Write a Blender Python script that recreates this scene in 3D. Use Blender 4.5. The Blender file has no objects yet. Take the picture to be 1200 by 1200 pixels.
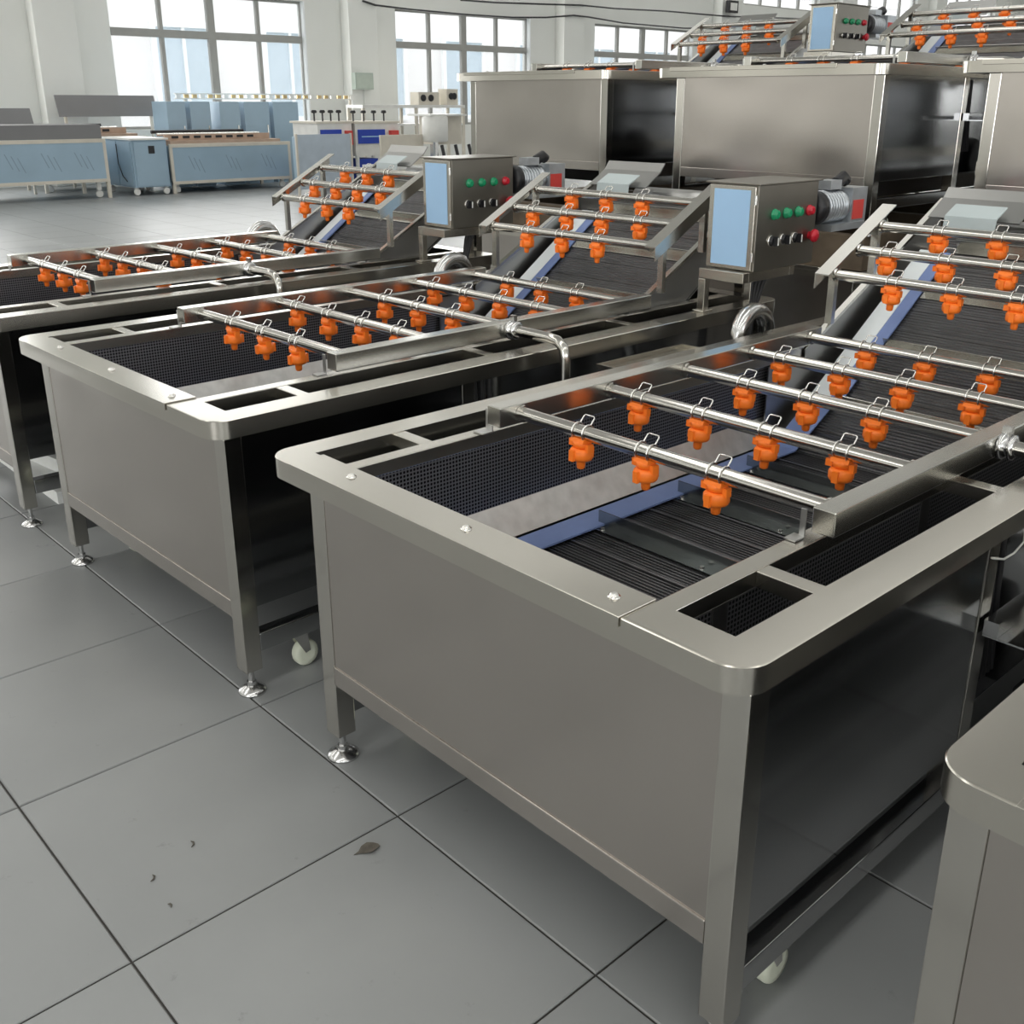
import bpy, math, random
from mathutils import Vector, Matrix
random.seed(7)
scn = bpy.context.scene
COL = scn.collection

# ------------------------------------------------------------------ camera
F_PX, CX, CY = 1206.275, 620.06, 546.75
YAW, PITCH, ROLL = -0.815, 0.341, 0.004
CAM = Vector((2.168, -1.083, 1.487))
_f = Vector((math.sin(YAW)*math.cos(PITCH), math.cos(YAW)*math.cos(PITCH), -math.sin(PITCH)))
_r = Vector((math.cos(YAW), -math.sin(YAW), 0))
_u = _r.cross(_f)
_r2 = math.cos(ROLL)*_r + math.sin(ROLL)*_u
_u2 = -math.sin(ROLL)*_r + math.cos(ROLL)*_u
cd = bpy.data.cameras.new('camera'); cam = bpy.data.objects.new('camera', cd); COL.objects.link(cam)
cam.matrix_world = Matrix(((_r2.x, _u2.x, -_f.x, CAM.x), (_r2.y, _u2.y, -_f.y, CAM.y),
                           (_r2.z, _u2.z, -_f.z, CAM.z), (0, 0, 0, 1)))
cd.sensor_fit = 'HORIZONTAL'; cd.sensor_width = 36.0
cd.lens = F_PX/1200*36
cd.shift_x = (600-CX)/1200; cd.shift_y = (CY-600)/1200
cd.clip_start = 0.05; cd.clip_end = 200
scn.camera = cam

def on_x(px, py, x):
    """point on the plane x = const seen at a photo pixel"""
    d = _r2*((px-CX)/F_PX) + _u2*(-(py-CY)/F_PX) + _f
    return CAM + d*((x-CAM.x)/d.x)

# ------------------------------------------------------------------ world, light, exposure
w = bpy.data.worlds.new('overcast_sky'); scn.world = w; w.use_nodes = True
bg = w.node_tree.nodes['Background']
bg.inputs['Color'].default_value = (0.96, 0.98, 1.0, 1); bg.inputs['Strength'].default_value = 2.4
scn.view_settings.view_transform = 'Standard'; scn.view_settings.look = 'None'
scn.view_settings.gamma = 1; scn.view_settings.use_curve_mapping = False
scn.view_settings.exposure = 0.0

HALL_X0, HALL_X1, HALL_Y0, HALL_Y1, HALL_Z = -18.0, 9.0, -11.0, 46.0, 6.4
def area(name, loc, direction, sx, sy, power, col=(1, 1, 1)):
    l = bpy.data.lights.new(name, 'AREA'); l.shape = 'RECTANGLE'; l.size = sx; l.size_y = sy
    l.energy = power; l.color = col
    o = bpy.data.objects.new(name, l); COL.objects.link(o); o.location = loc
    o.rotation_euler = Vector(direction).to_track_quat('-Z', 'Y').to_euler()
    return o
FILL_STRIPS = [-13.0, -8.0, -3.0, 2.0, 7.0]; STRIP_Y0, STRIP_Y1 = -10.5, 3.0                 # added unseen roof strips, placed to light floor and steel
for sx in FILL_STRIPS:
    area('roof_fill_light', (sx, (STRIP_Y0+STRIP_Y1)/2, HALL_Z-0.03), (0, 0, -1), 1.0, STRIP_Y1-STRIP_Y0, 120, (1.0, 0.975, 0.93))
    area('roof_fill_light', (sx, 23.5, HALL_Z-0.03), (0, 0, -1), 1.0, 39, 62, (1.0, 0.985, 0.95))  # dimmer far strips, added to brighten the rim tops
WIN_PITCH = 6.45
WINS = [7.33+WIN_PITCH*k for k in range(-2, 6)]      # window openings, start y (each 4.14 wide)
WIN_W, WIN_Z0, WIN_Z1, WIN_T = 4.14, 0.95, 3.42, 2.68
UP_Z0, UP_Z1 = 4.25, 5.75                           # added unseen upper windows, so the left rims reflect bright
for y0 in WINS:
    area('window_daylight', (HALL_X0+0.03, y0+WIN_W/2, (WIN_Z0+WIN_Z1)/2), (1, 0, 0), WIN_W-0.1, WIN_Z1-WIN_Z0-0.1, 150, (1.0, 0.99, 0.96))
for y0 in WINS:
    area('window_daylight', (HALL_X0+0.03, y0+WIN_W/2, (UP_Z0+UP_Z1)/2), (1, 0, 0), WIN_W-0.1, UP_Z1-UP_Z0-0.1, 70, (0.97, 0.98, 0.97))  # fill light through the added upper windows
for y0 in WINS[1:4]:
    area('window_daylight', (HALL_X1-0.03, y0-9.0+WIN_W/2, 2.2), (-1, 0, 0), WIN_W-0.1, 2.4, 45, (0.95, 0.98, 1.0))
for xc_ in (-11.5, -5.5): area('window_daylight', (xc_, HALL_Y0+0.03, 2.2), (0, 1, 0), 3.9, 2.3, 17, (1.0, 0.95, 0.87))  # added fill, reflects as a bright cloud in the raised end panels
area('gate_fill_light', (4.5, HALL_Y0+0.03, 1.9), (0, 1, 0), 5.0, 3.6, 170, (1.0, 0.98, 0.95))  # added fill from behind the camera, set as an unseen gate

# ------------------------------------------------------------------ materials
def new_mat(name):
    m = bpy.data.materials.new(name); m.use_nodes = True
    return m, m.node_tree.nodes, m.node_tree.links, m.node_tree.nodes['Principled BSDF']
def plain(name, col, rough=0.5, metal=0.0, spec=0.5, var=0.06, vscale=6.0):
    m, n, l, b = new_mat(name)
    b.inputs['Metallic'].default_value = metal; b.inputs['Specular IOR Level'].default_value = spec
    tc = n.new('ShaderNodeTexCoord'); nz = n.new('ShaderNodeTexNoise'); nz.inputs['Scale'].default_value = vscale
    nz.inputs['Detail'].default_value = 4
    rp = n.new('ShaderNodeValToRGB')
    a = [max(0, c*(1-var)) for c in col]; c2 = [min(1, c*(1+var)) for c in col]
    rp.color_ramp.elements[0].color = (*a, 1); rp.color_ramp.elements[1].color = (*c2, 1)
    rp.color_ramp.elements[0].position = 0.3; rp.color_ramp.elements[1].position = 0.7
    l.new(tc.outputs['Object'], nz.inputs['Vector']); l.new(nz.outputs['Fac'], rp.inputs['Fac'])
    l.new(rp.outputs['Color'], b.inputs['Base Color'])
    mr = n.new('ShaderNodeMapRange'); mr.inputs['To Min'].default_value = max(0.02, rough-0.05); mr.inputs['To Max'].default_value = rough+0.07
    l.new(nz.outputs['Fac'], mr.inputs['Value']); l.new(mr.outputs['Result'], b.inputs['Roughness'])
    return m
def steel(name, col=(0.60, 0.585, 0.55), rough=0.3, stretch=(2, 2, 120), bump=0.04, cloud=0.10, wave=0.0):
    """brushed stainless sheet: fine stretched grain, large soft clouding"""
    m, n, l, b = new_mat(name); b.inputs['Metallic'].default_value = 1.0
    tc = n.new('ShaderNodeTexCoord'); mp = n.new('ShaderNodeMapping'); mp.inputs['Scale'].default_value = stretch
    l.new(tc.outputs['Object'], mp.inputs['Vector'])
    g = n.new('ShaderNodeTexNoise'); g.inputs['Scale'].default_value = 1.2; g.inputs['Detail'].default_value = 2
    l.new(mp.outputs['Vector'], g.inputs['Vector'])
    c = n.new('ShaderNodeTexNoise'); c.inputs['Scale'].default_value = 3.2; c.inputs['Detail'].default_value = 3
    l.new(tc.outputs['Object'], c.inputs['Vector'])
    mx = n.new('ShaderNodeMix'); mx.data_type = 'RGBA'
    mx.inputs['A'].default_value = (*[x*(1-cloud) for x in col], 1); mx.inputs['B'].default_value = (*[min(1, x*(1+cloud)) for x in col], 1)
    l.new(c.outputs['Fac'], mx.inputs['Factor']); l.new(mx.outputs['Result'], b.inputs['Base Color'])
    mr = n.new('ShaderNodeMapRange'); mr.inputs['To Min'].default_value = rough*0.82; mr.inputs['To Max'].default_value = rough*1.16
    ad = n.new('ShaderNodeMath'); ad.operation = 'ADD'; ad.use_clamp = True
    h1 = n.new('ShaderNodeMath'); h1.operation = 'MULTIPLY'; h1.inputs[1].default_value = 0.08; l.new(g.outputs['Fac'], h1.inputs[0])
    h2 = n.new('ShaderNodeMath'); h2.operation = 'MULTIPLY'; h2.inputs[1].default_value = 0.92; l.new(c.outputs['Fac'], h2.inputs[0])
    l.new(h1.outputs[0], ad.inputs[0]); l.new(h2.outputs[0], ad.inputs[1]); l.new(ad.outputs[0], mr.inputs['Value'])
    l.new(mr.outputs['Result'], b.inputs['Roughness'])
    if wave:
        wn = n.new('ShaderNodeTexNoise'); wn.inputs['Scale'].default_value = 2.6; wn.inputs['Detail'].default_value = 1
        l.new(tc.outputs['Object'], wn.inputs['Vector'])
        wb_ = n.new('ShaderNodeBump'); wb_.inputs['Strength'].default_value = wave; wb_.inputs['Distance'].default_value = 0.06
        l.new(wn.outputs['Fac'], wb_.inputs['Height']); l.new(wb_.outputs['Normal'], b.inputs['Normal'])
    return m
def perforated(name, axes, pitch, base, hole, metal=0.8, rough=0.4):
    """sheet with a fine grid of punched holes; axes = the two in-plane axes"""
    m, n, l, b = new_mat(name); b.inputs['Metallic'].default_value = metal; b.inputs['Roughness'].default_value = rough
    tc = n.new('ShaderNodeTexCoord'); sp = n.new('ShaderNodeSeparateXYZ'); l.new(tc.outputs['Object'], sp.inputs[0])
    outs = []
    for a in axes:
        mu = n.new('ShaderNodeMath'); mu.operation = 'MULTIPLY'; mu.inputs[1].default_value = math.pi/pitch
        l.new(sp.outputs[a], mu.inputs[0])
        s = n.new('ShaderNodeMath'); s.operation = 'SINE'; l.new(mu.outputs[0], s.inputs[0])
        ab = n.new('ShaderNodeMath'); ab.operation = 'ABSOLUTE'; l.new(s.outputs[0], ab.inputs[0]); outs.append(ab)
    mm = n.new('ShaderNodeMath'); mm.operation = 'MULTIPLY'; l.new(outs[0].outputs[0], mm.inputs[0]); l.new(outs[1].outputs[0], mm.inputs[1])
    gt = n.new('ShaderNodeMapRange'); gt.inputs['From Min'].default_value = 0.42; gt.inputs['From Max'].default_value = 0.56
    l.new(mm.outputs[0], gt.inputs['Value'])
    mx = n.new('ShaderNodeMix'); mx.data_type = 'RGBA'; mx.inputs['A'].default_value = (*base, 1); mx.inputs['B'].default_value = (*hole, 1)
    l.new(gt.outputs['Result'], mx.inputs['Factor']); l.new(mx.outputs['Result'], b.inputs['Base Color'])
    return m

M = {}
M['end'] = steel('end_panel_steel', (0.495, 0.462, 0.43), 0.225, (1.5, 1.5, 90), 0.002, 0.07)
M['side'] = steel('side_panel_steel', (0.46, 0.465, 0.47), 0.11, (60, 1.5, 60), 0.015, 0.05)
M['rim'] = steel('rim_steel', (0.58, 0.555, 0.50), 0.23, (3, 60, 30), 0.006, .10)
M['leg'] = steel('leg_tube_steel', (0.56, 0.54, 0.50), 0.14, (60, 60, 2), 0.008)
M['tube'] = steel('box_tube_steel', (0.58, 0.57, 0.53), 0.22, (60, 2, 60), 0.008)
M['pipe'] = steel('round_pipe_steel', (0.55, 0.535, 0.50), 0.15, (2, 80, 80), 0.008, 0.05)
M['chrome'] = plain('polished_foot_metal', (0.62, 0.62, 0.62), 0.19, 1.0, 0.5, 0.03)
M['galv'] = plain('mottled_steel', (0.60, 0.60, 0.59), 0.35, 1.0, 0.5, 0.12, 22)
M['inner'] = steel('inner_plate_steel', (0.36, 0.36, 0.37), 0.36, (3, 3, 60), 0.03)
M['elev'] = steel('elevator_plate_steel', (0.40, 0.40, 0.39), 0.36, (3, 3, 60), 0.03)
M['perf'] = perforated('perforated_screen', (1, 2), 0.0095, (0.25, 0.25, 0.27), (0.006, 0.006, 0.008))
M['belt'] = perforated('mesh_belt', (0, 1), 0.0105, (0.12, 0.12, 0.125), (0.004, 0.004, 0.005), 0.7, 0.45)
M['rod'] = plain('belt_rod_steel', (0.26, 0.26, 0.27), 0.36, 1.0, 0.5, 0.1, 20)
M['flight'] = steel('flight_steel', (0.32, 0.34, 0.34), 0.22, (2, 60, 60), 0.03)
M['film'] = plain('blue_protective_film', (0.36, 0.56, 0.80), 0.30, 0.0, 0.5, 0.05, 3)
M['filmdark'] = plain('blue_film_guide', (0.21, 0.29, 0.56), 0.32, 0.25, 0.5, 0.08, 8)
M['white'] = plain('white_plastic_guide', (0.90, 0.96, 0.99), 0.25, 0.0, 0.5, 0.03)
M['orange'] = plain('orange_nozzle_plastic', (1.0, 0.21, 0.02), 0.42, 0.0, 0.4, 0.06, 30)
M['wire'] = plain('bright_wire', (0.78, 0.77, 0.74), 0.18, 1.0)
M['box'] = steel('control_box_steel', (0.27, 0.255, 0.225), 0.36, (1.5, 1.5, 90), 0.03)
M['green'] = plain('green_button', (0.01, 0.28, 0.12), 0.25, 0, 0.5, 0.05)
M['red'] = plain('red_button', (0.55, 0.012, 0.03), 0.28, 0, 0.5, 0.05)
M['black'] = plain('black_plastic', (0.012, 0.012, 0.014), 0.38, 0, 0.5, 0.1)
M['silver'] = plain('cast_aluminium', (0.52, 0.55, 0.58), 0.38, 0.85, 0.5, 0.08, 20)
M['redlabel'] = plain('red_label', (0.62, 0.06, 0.05), 0.45, 0)
M['caster'] = plain('cream_caster_wheel', (0.72, 0.75, 0.62), 0.4, 0, 0.5, 0.04)
M['foam'] = plain('white_foam', (0.93, 0.94, 0.92), 0.85, 0, 0.2, 0.03, 30)
M['grout'] = plain('dark_grout', (0.035, 0.033, 0.03), 0.8)
M['wall'] = plain('painted_wall', (0.76, 0.77, 0.74), 0.75, 0, 0.3, 0.03, 0.8)
M['ceil'] = plain('ceiling_paint', (0.78, 0.77, 0.74), 0.8, 0, 0.3, 0.03, 0.5)
M['frame'] = plain('window_frame_paint', (0.34, 0.34, 0.32), 0.5, 0, 0.4, 0.04)
M['reveal'] = plain('white_reveal', (0.86, 0.89, 0.90), 0.5, 0, 0.4, 0.02)
M['cable'] = plain('black_cable', (0.02, 0.02, 0.022), 0.5)
M['ext'] = plain('pale_facade', (0.80, 0.79, 0.79), 0.8, 0, 0.3, 0.02, 0.3)
M['extwin'] = plain('facade_window_tint', (0.50, 0.60, 0.68), 0.3, 0, 0.5, 0.05)
M['grass'] = plain('concrete_yard', (0.55, 0.55, 0.53), 0.8)
M['greysheet'] = plain('grey_sheet_metal', (0.22, 0.22, 0.225), 0.5, 0.5, 0.5, 0.05, 2)
M['filmfar'] = plain('blue_film_sheet', (0.32, 0.44, 0.54), 0.35, 0.1, 0.5, 0.06, 2)
M['cream'] = plain('cream_frame_paint', (0.62, 0.58, 0.50), 0.5)
M['tan'] = plain('tan_roller', (0.46, 0.33, 0.25), 0.6, 0, 0.4, 0.1)
M['blue'] = plain('deep_blue_panel', (0.01, 0.05, 0.42), 0.35)
M['offwhite'] = plain('off_white_paint', (0.74, 0.74, 0.71), 0.45)
M['leaf'] = plain('dry_leaf', (0.10, 0.09, 0.075), 0.8, 0, 0.3, 0.3, 60)
M['timber'] = plain('dark_timber', (0.13, 0.10, 0.07), 0.8, 0, 0.3, 0.25, 9)
M['guard'] = plain('grey_guard_plastic', (0.50, 0.57, 0.58), 0.35)
M['filmprint'] = plain('faded_film_print', (0.22, 0.30, 0.37), 0.4)
M['brass'] = plain('warm_rail', (0.60, 0.45, 0.22), 0.4, 0.3, 0.5, 0.2, 12)
mg, ng, lg, bgl = new_mat('window_glass')
bgl.inputs['Base Color'].default_value = (0.93, 0.97, 1, 1); bgl.inputs['Roughness'].default_value = 0.02
bgl.inputs['Alpha'].default_value = 0.12
M['glass'] = mg
mt, nt, lt, bt = new_mat('roof_fill_sheet')
bt.inputs['Base Color'].default_value = (0.9, 0.9, 0.88, 1); bt.inputs['Emission Color'].default_value = (1, 0.99, 0.96, 1); bt.inputs['Emission Strength'].default_value = 0.8  # glow of the added roof strips
M['fill_glow'] = mt; MGLOW = mt
# floor tile: light grey porcelain, each tile a slightly different shade, scuffs
m, n, l, b = new_mat('grey_floor_tile')
geo = n.new('ShaderNodeObjectInfo'); tc = n.new('ShaderNodeTexCoord')
nz = n.new('ShaderNodeTexNoise'); nz.inputs['Scale'].default_value = 1.6; nz.inputs['Detail'].default_value = 5
gp = n.new('ShaderNodeNewGeometry'); l.new(gp.outputs['Position'], nz.inputs['Vector'])
rp = n.new('ShaderNodeValToRGB'); rp.color_ramp.elements[0].color = (0.235, 0.244, 0.245, 1); rp.color_ramp.elements[1].color = (0.282, 0.292, 0.292, 1)
rp.color_ramp.elements[0].position = 0.3; rp.color_ramp.elements[1].position = 0.72
l.new(nz.outputs['Fac'], rp.inputs['Fac'])
hs = n.new('ShaderNodeHueSaturation'); mr = n.new('ShaderNodeMapRange'); mr.inputs['To Min'].default_value = 0.94; mr.inputs['To Max'].default_value = 1.06
l.new(geo.outputs['Random'], mr.inputs['Value']); l.new(mr.outputs['Result'], hs.inputs['Value']); l.new(rp.outputs['Color'], hs.inputs['Color'])
n2 = n.new('ShaderNodeTexNoise'); n2.inputs['Scale'].default_value = 11; n2.inputs['Detail'].default_value = 6; n2.inputs['Roughness'].default_value = 0.7
l.new(gp.outputs['Position'], n2.inputs['Vector'])
r2 = n.new('ShaderNodeValToRGB'); r2.color_ramp.elements[0].position = 0.24; r2.color_ramp.elements[1].position = 0.36
r2.color_ramp.elements[0].color = (0.62, 0.62, 0.62, 1); r2.color_ramp.elements[1].color = (1, 1, 1, 1)
l.new(n2.outputs['Fac'], r2.inputs['Fac'])
mu = n.new('ShaderNodeMix'); mu.data_type = 'RGBA'; mu.blend_type = 'MULTIPLY'; mu.inputs['Factor'].default_value = 1
l.new(hs.outputs['Color'], mu.inputs['A']); l.new(r2.outputs['Color'], mu.inputs['B']); l.new(mu.outputs['Result'], b.inputs['Base Color'])
mr2 = n.new('ShaderNodeMapRange'); mr2.inputs['To Min'].default_value = 0.30; mr2.inputs['To Max'].default_value = 0.46
l.new(nz.outputs['Fac'], mr2.inputs['Value']); l.new(mr2.outputs['Result'], b.inputs['Roughness'])
M['tile'] = m

# ------------------------------------------------------------------ mesh helpers
class MB:
    def __init__(self): self.v = []; self.f = []; self.s = []
    def add(self, vs, fs, smooth=False):
        o = len(self.v); self.v += [tuple(v) for v in vs]
        self.f += [tuple(i+o for i in f) for f in fs]; self.s += [smooth]*len(fs)
        return self
    def box(self, x0, x1, y0, y1, z0, z1):
        return self.add([(x0, y0, z0), (x1, y0, z0), (x1, y1, z0), (x0, y1, z0), (x0, y0, z1), (x1, y0, z1), (x1, y1, z1), (x0, y1, z1)],
                        [(0, 3, 2, 1), (4, 5, 6, 7), (0, 1, 5, 4), (1, 2, 6, 5), (2, 3, 7, 6), (3, 0, 4, 7)])
    def prism_x(self, prof, x0, x1):
        """profile of (y, z) points, extruded along x"""
        k = len(prof)
        vs = [(x0, y, z) for y, z in prof] + [(x1, y, z) for y, z in prof]
        fs = [tuple(range(k-1, -1, -1)), tuple(range(k, 2*k))]
        fs += [(i, (i+1) % k, k+(i+1) % k, k+i) for i in range(k)]
        return self.add(vs, fs)
    def prism_z(self, prof, z0, z1, smooth=False):
        k = len(prof)
        vs = [(x, y, z0) for x, y in prof] + [(x, y, z1) for x, y in prof]
        self.add(vs, [tuple(range(k-1, -1, -1)), tuple(range(k, 2*k))])
        return self.add(vs, [(i, (i+1) % k, k+(i+1) % k, k+i) for i in range(k)], smooth)
    def tube(self, pts, r, seg=12, caps=True, radii=None):
        pts = [Vector(p) for p in pts]; rings = []; up = None
        for i, p in enumerate(pts):
            t = (pts[min(i+1, len(pts)-1)]-pts[max(i-1, 0)]).normalized()
            if up is None: up = Vector((0, 0, 1)) if abs(t.z) < 0.9 else Vector((0, 1, 0))
            a = t.cross(up); a.normalize(); bq = a.cross(t); up = bq
            rr = radii[i] if radii else r
            rings.append([p+(a*math.cos(2*math.pi*k/seg)+bq*math.sin(2*math.pi*k/seg))*rr for k in range(seg)])
        vs = [v for rg in rings for v in rg]
        fs = [(i*seg+k, i*seg+(k+1) % seg, (i+1)*seg+(k+1) % seg, (i+1)*seg+k) for i in range(len(pts)-1) for k in range(seg)]
        self.add(vs, fs, True)
        if caps:
            self.add(rings[0], [tuple(range(seg-1, -1, -1))]); self.add(rings[-1], [tuple(range(seg))])
        return self
    def lathe(self, prof, c, seg=20, axis='z'):
        """prof: (radius, height) pairs round an axis through c"""
        vs = []
        for r, h in prof:
            for k in range(seg):
                a = 2*math.pi*k/seg; p, q = r*math.cos(a), r*math.sin(a)
                vs.append({'z': (c[0]+p, c[1]+q, c[2]+h), 'x': (c[0]+h, c[1]+p, c[2]+q), 'y': (c[0]+q, c[1]+h, c[2]+p)}[axis])
        n_ = len(prof)
        fs = [(i*seg+k, i*seg+(k+1) % seg, (i+1)*seg+(k+1) % seg, (i+1)*seg+k) for i in range(n_-1) for k in range(seg)]
        self.add(vs, fs, True)
        self.add(vs[:seg], [tuple(range(seg-1, -1, -1))]); self.add(vs[-seg:], [tuple(range(seg))])
        return self
    def mesh(self, name, mat, off=(0, 0, 0)):
        me = bpy.data.meshes.new(name)
        me.from_pydata([(x-off[0], y-off[1], z-off[2]) for x, y, z in self.v], [], self.f); me.update()
        me.polygons.foreach_set('use_smooth', self.s)
        me.materials.append(M[mat] if isinstance(mat, str) else mat)
        return me
def put(name, me, parent=None, loc=(0, 0, 0), rot=(0, 0, 0)):
    o = bpy.data.objects.new(name, me); COL.objects.link(o); o.parent = parent
    o.location = loc; o.rotation_euler = rot
    return o
def bevel(o, wd=0.003, seg=2):
    md = o.modifiers.new('edge', 'BEVEL'); md.width = wd; md.segments = seg; md.limit_method = 'ANGLE'; md.angle_limit = math.radians(40)
    return o
def tag(o, label, cat, group=None):
    o['label'] = label; o['category'] = cat
    if group: o['group'] = group
    return o
def struct(o): o['kind'] = 'structure'; return o
def thing(name, loc, label, cat, group=None):
    o = bpy.data.objects.new(name, None); o.empty_display_size = 0.1; COL.objects.link(o); o.location = loc
    return tag(o, label, cat, group)
def copy_tree(o, parent=None):
    c = o.copy(); COL.objects.link(c); c.parent = parent
    for ch in o.children: copy_tree(ch, c)
    return c

# ------------------------------------------------------------------ the hall
floor = struct(put('floor', MB().box(HALL_X0, HALL_X1, HALL_Y0, HALL_Y1, -0.2, -0.004).mesh('floor', 'grout')))
T = 0.6; G = 0.0022
tile_me = None
mb = MB(); c = 0.0025; h = T/2-G
mb.add([(-h, -h, -.012), (h, -h, -.012), (h, h, -.012), (-h, h, -.012), (-h, -h, -c), (h, -h, -c), (h, h, -c), (-h, h, -c),
        (-h+c, -h+c, 0), (h-c, -h+c, 0), (h-c, h-c, 0), (-h+c, h-c, 0)],
       [(0, 1, 5, 4), (1, 2, 6, 5), (2, 3, 7, 6), (3, 0, 4, 7), (4, 5, 9, 8), (5, 6, 10, 9), (6, 7, 11, 10), (7, 4, 8, 11), (8, 9, 10, 11)])
tile_me = mb.mesh('tile', 'tile')
tiles = []
for i in range(int(HALL_X0/T), int(HALL_X1/T)):
    for j in range(int(HALL_Y0/T)+1, int(HALL_Y1/T)):
        x, y = (i+.5)*T, (j+.5)*T
        d = Vector((x, y, 0))-CAM; fw = d.dot(_f)
        px = py = None; vis = False
        if fw > 0.3:
            px = CX+F_PX*d.dot(_r2)/fw; py = CY-F_PX*d.dot(_u2)/fw
            vis = -250 < px < 1450 and py < 1500
        tiles.append((0 if vis else 1, d.length, x, y))
tiles.sort()
for k, (_, _, x, y) in enumerate(tiles[:300]):
    put('tile', tile_me, floor, (x, y, 0))
mb = MB()
for _, _, x, y in tiles[300:]:
    mb.add([(x-h, y-h, 0), (x+h, y-h, 0), (x+h, y+h, 0), (x-h, y+h, 0)], [(0, 1, 2, 3)])
o = put('tile_field', mb.mesh('tile_field', 'tile'), floor); o['kind'] = 'stuff'

# wall with the windows
def wall_with_windows(name, x0, x1, starts, upper=False):
    mb = MB()
    mb.box(x0, x1, HALL_Y0, HALL_Y1, 0, WIN_Z0)
    if upper: mb.box(x0, x1, HALL_Y0, HALL_Y1, WIN_Z1, UP_Z0); mb.box(x0, x1, HALL_Y0, HALL_Y1, UP_Z1, HALL_Z)
    else: mb.box(x0, x1, HALL_Y0, HALL_Y1, WIN_Z1, HALL_Z)
    rows = [(WIN_Z0, WIN_Z1)]+([(UP_Z0, UP_Z1)] if upper else [])
    for za, zb in rows:
        e = HALL_Y0
        for s in sorted(starts)+[None]:
            e2 = s if s is not None else HALL_Y1
            mb.box(x0, x1, e, e2, za, zb)
            if s is not None: e = s+WIN_W
    return struct(put(name, mb.mesh(name, 'wall')))
wall_with_windows('wall_left', HALL_X0-0.3, HALL_X0, WINS, True)
wall_with_windows('wall_right', HALL_X1, HALL_X1+0.3, [y-9.0 for y in WINS[1:7]])
struct(put('wall_front', MB().box(HALL_X0-0.3, HALL_X1+0.3, HALL_Y1, HALL_Y1+0.3, 0, HALL_Z).mesh('wall_front', 'wall')))
wb = MB(); wb.box(HALL_X0-0.3, 1.9, HALL_Y0-0.3, HALL_Y0, 0, 1.0); wb.box(HALL_X0-0.3, 1.9, HALL_Y0-0.3, HALL_Y0, 3.4, HALL_Z)
for xa_, xb_ in ((HALL_X0-0.3, -13.5), (-9.5, -7.5), (-3.5, 1.9)): wb.box(xa_, xb_, HALL_Y0-0.3, HALL_Y0, 1.0, 3.4)
wb.box(7.1, HALL_X1+0.3, HALL_Y0-0.3, HALL_Y0, 0, HALL_Z); wb.box(1.9, 7.1, HALL_Y0-0.3, HALL_Y0, 3.75, HALL_Z)  # leaves an opening for the added gate light
struct(put('wall_back', wb.mesh('wall_back', 'wall')))
for wn_, xa_ in ((17, -13.5), (18, -7.5)):      # added unseen windows with white panes, for reflections in the raised tanks
    win = bpy.data.objects.new('window_%d' % wn_, None); COL.objects.link(win); win.location = (xa_, HALL_Y0-0.15, 1.0); win['kind'] = 'structure'
    for k in range(4): put('pane', MB().box(k*1.0+.02, k*1.0+.98, -.01, .01, .02, 2.38).mesh('pane', 'reveal'), win)
    put('window_frame', MB().box(0, 4, -.03, .03, 0, .02).box(0, 4, -.03, .03, 2.38, 2.4).box(0, .02, -.03, .03, .02, 2.38).box(3.98, 4, -.03, .03, .02, 2.38).box(.98, 1.02, -.03, .03, .02, 2.38).box(1.98, 2.02, -.03, .03, .02, 2.38).box(2.98, 3.02, -.03, .03, .02, 2.38).mesh('window_frame', 'frame'), win)
cb = MB(); e = HALL_X0-0.3
cb.box(HALL_X0-0.3, HALL_X1+0.3, STRIP_Y1, 4.0, HALL_Z, HALL_Z+0.2); cb.box(HALL_X0-0.3, HALL_X1+0.3, 43, HALL_Y1+0.3, HALL_Z, HALL_Z+0.2); cb.box(HALL_X0-0.3, HALL_X1+0.3, HALL_Y0-0.3, STRIP_Y0, HALL_Z, HALL_Z+0.2)
for sx in FILL_STRIPS+[None]:
    e2 = sx-0.55 if sx is not None else HALL_X1+0.3
    cb.box(e, e2, STRIP_Y0, STRIP_Y1, HALL_Z, HALL_Z+0.2); cb.box(e, e2, 4.0, 43, HALL_Z, HALL_Z+0.2)
    if sx is not None: e = sx+0.55
ceil = struct(put('ceiling', cb.mesh('ceiling', 'ceil')))
for sx in FILL_STRIPS:
    put('roof_fill_strip', MB().box(sx-0.55, sx+0.55, STRIP_Y0, STRIP_Y1, HALL_Z+0.05, HALL_Z+0.08).mesh('roof_fill_strip', 'fill_glow'), ceil)  # glowing sheet above the added roof lights
    put('roof_fill_strip', MB().box(sx-0.55, sx+0.55, 4.0, 43, HALL_Z+0.05, HALL_Z+0.08).mesh('roof_fill_strip', 'fill_glow'), ceil)
# pilasters between the windows
pn = 0
for y0 in WINS:
    pn += 1
    yc = y0-1.15
    struct(bevel(put('trim_%d' % pn, MB().box(HALL_X0, HALL_X0+0.32, yc-0.30, yc+0.42, 0, HALL_Z).mesh('pilaster', 'wall')), 0.01))
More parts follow.
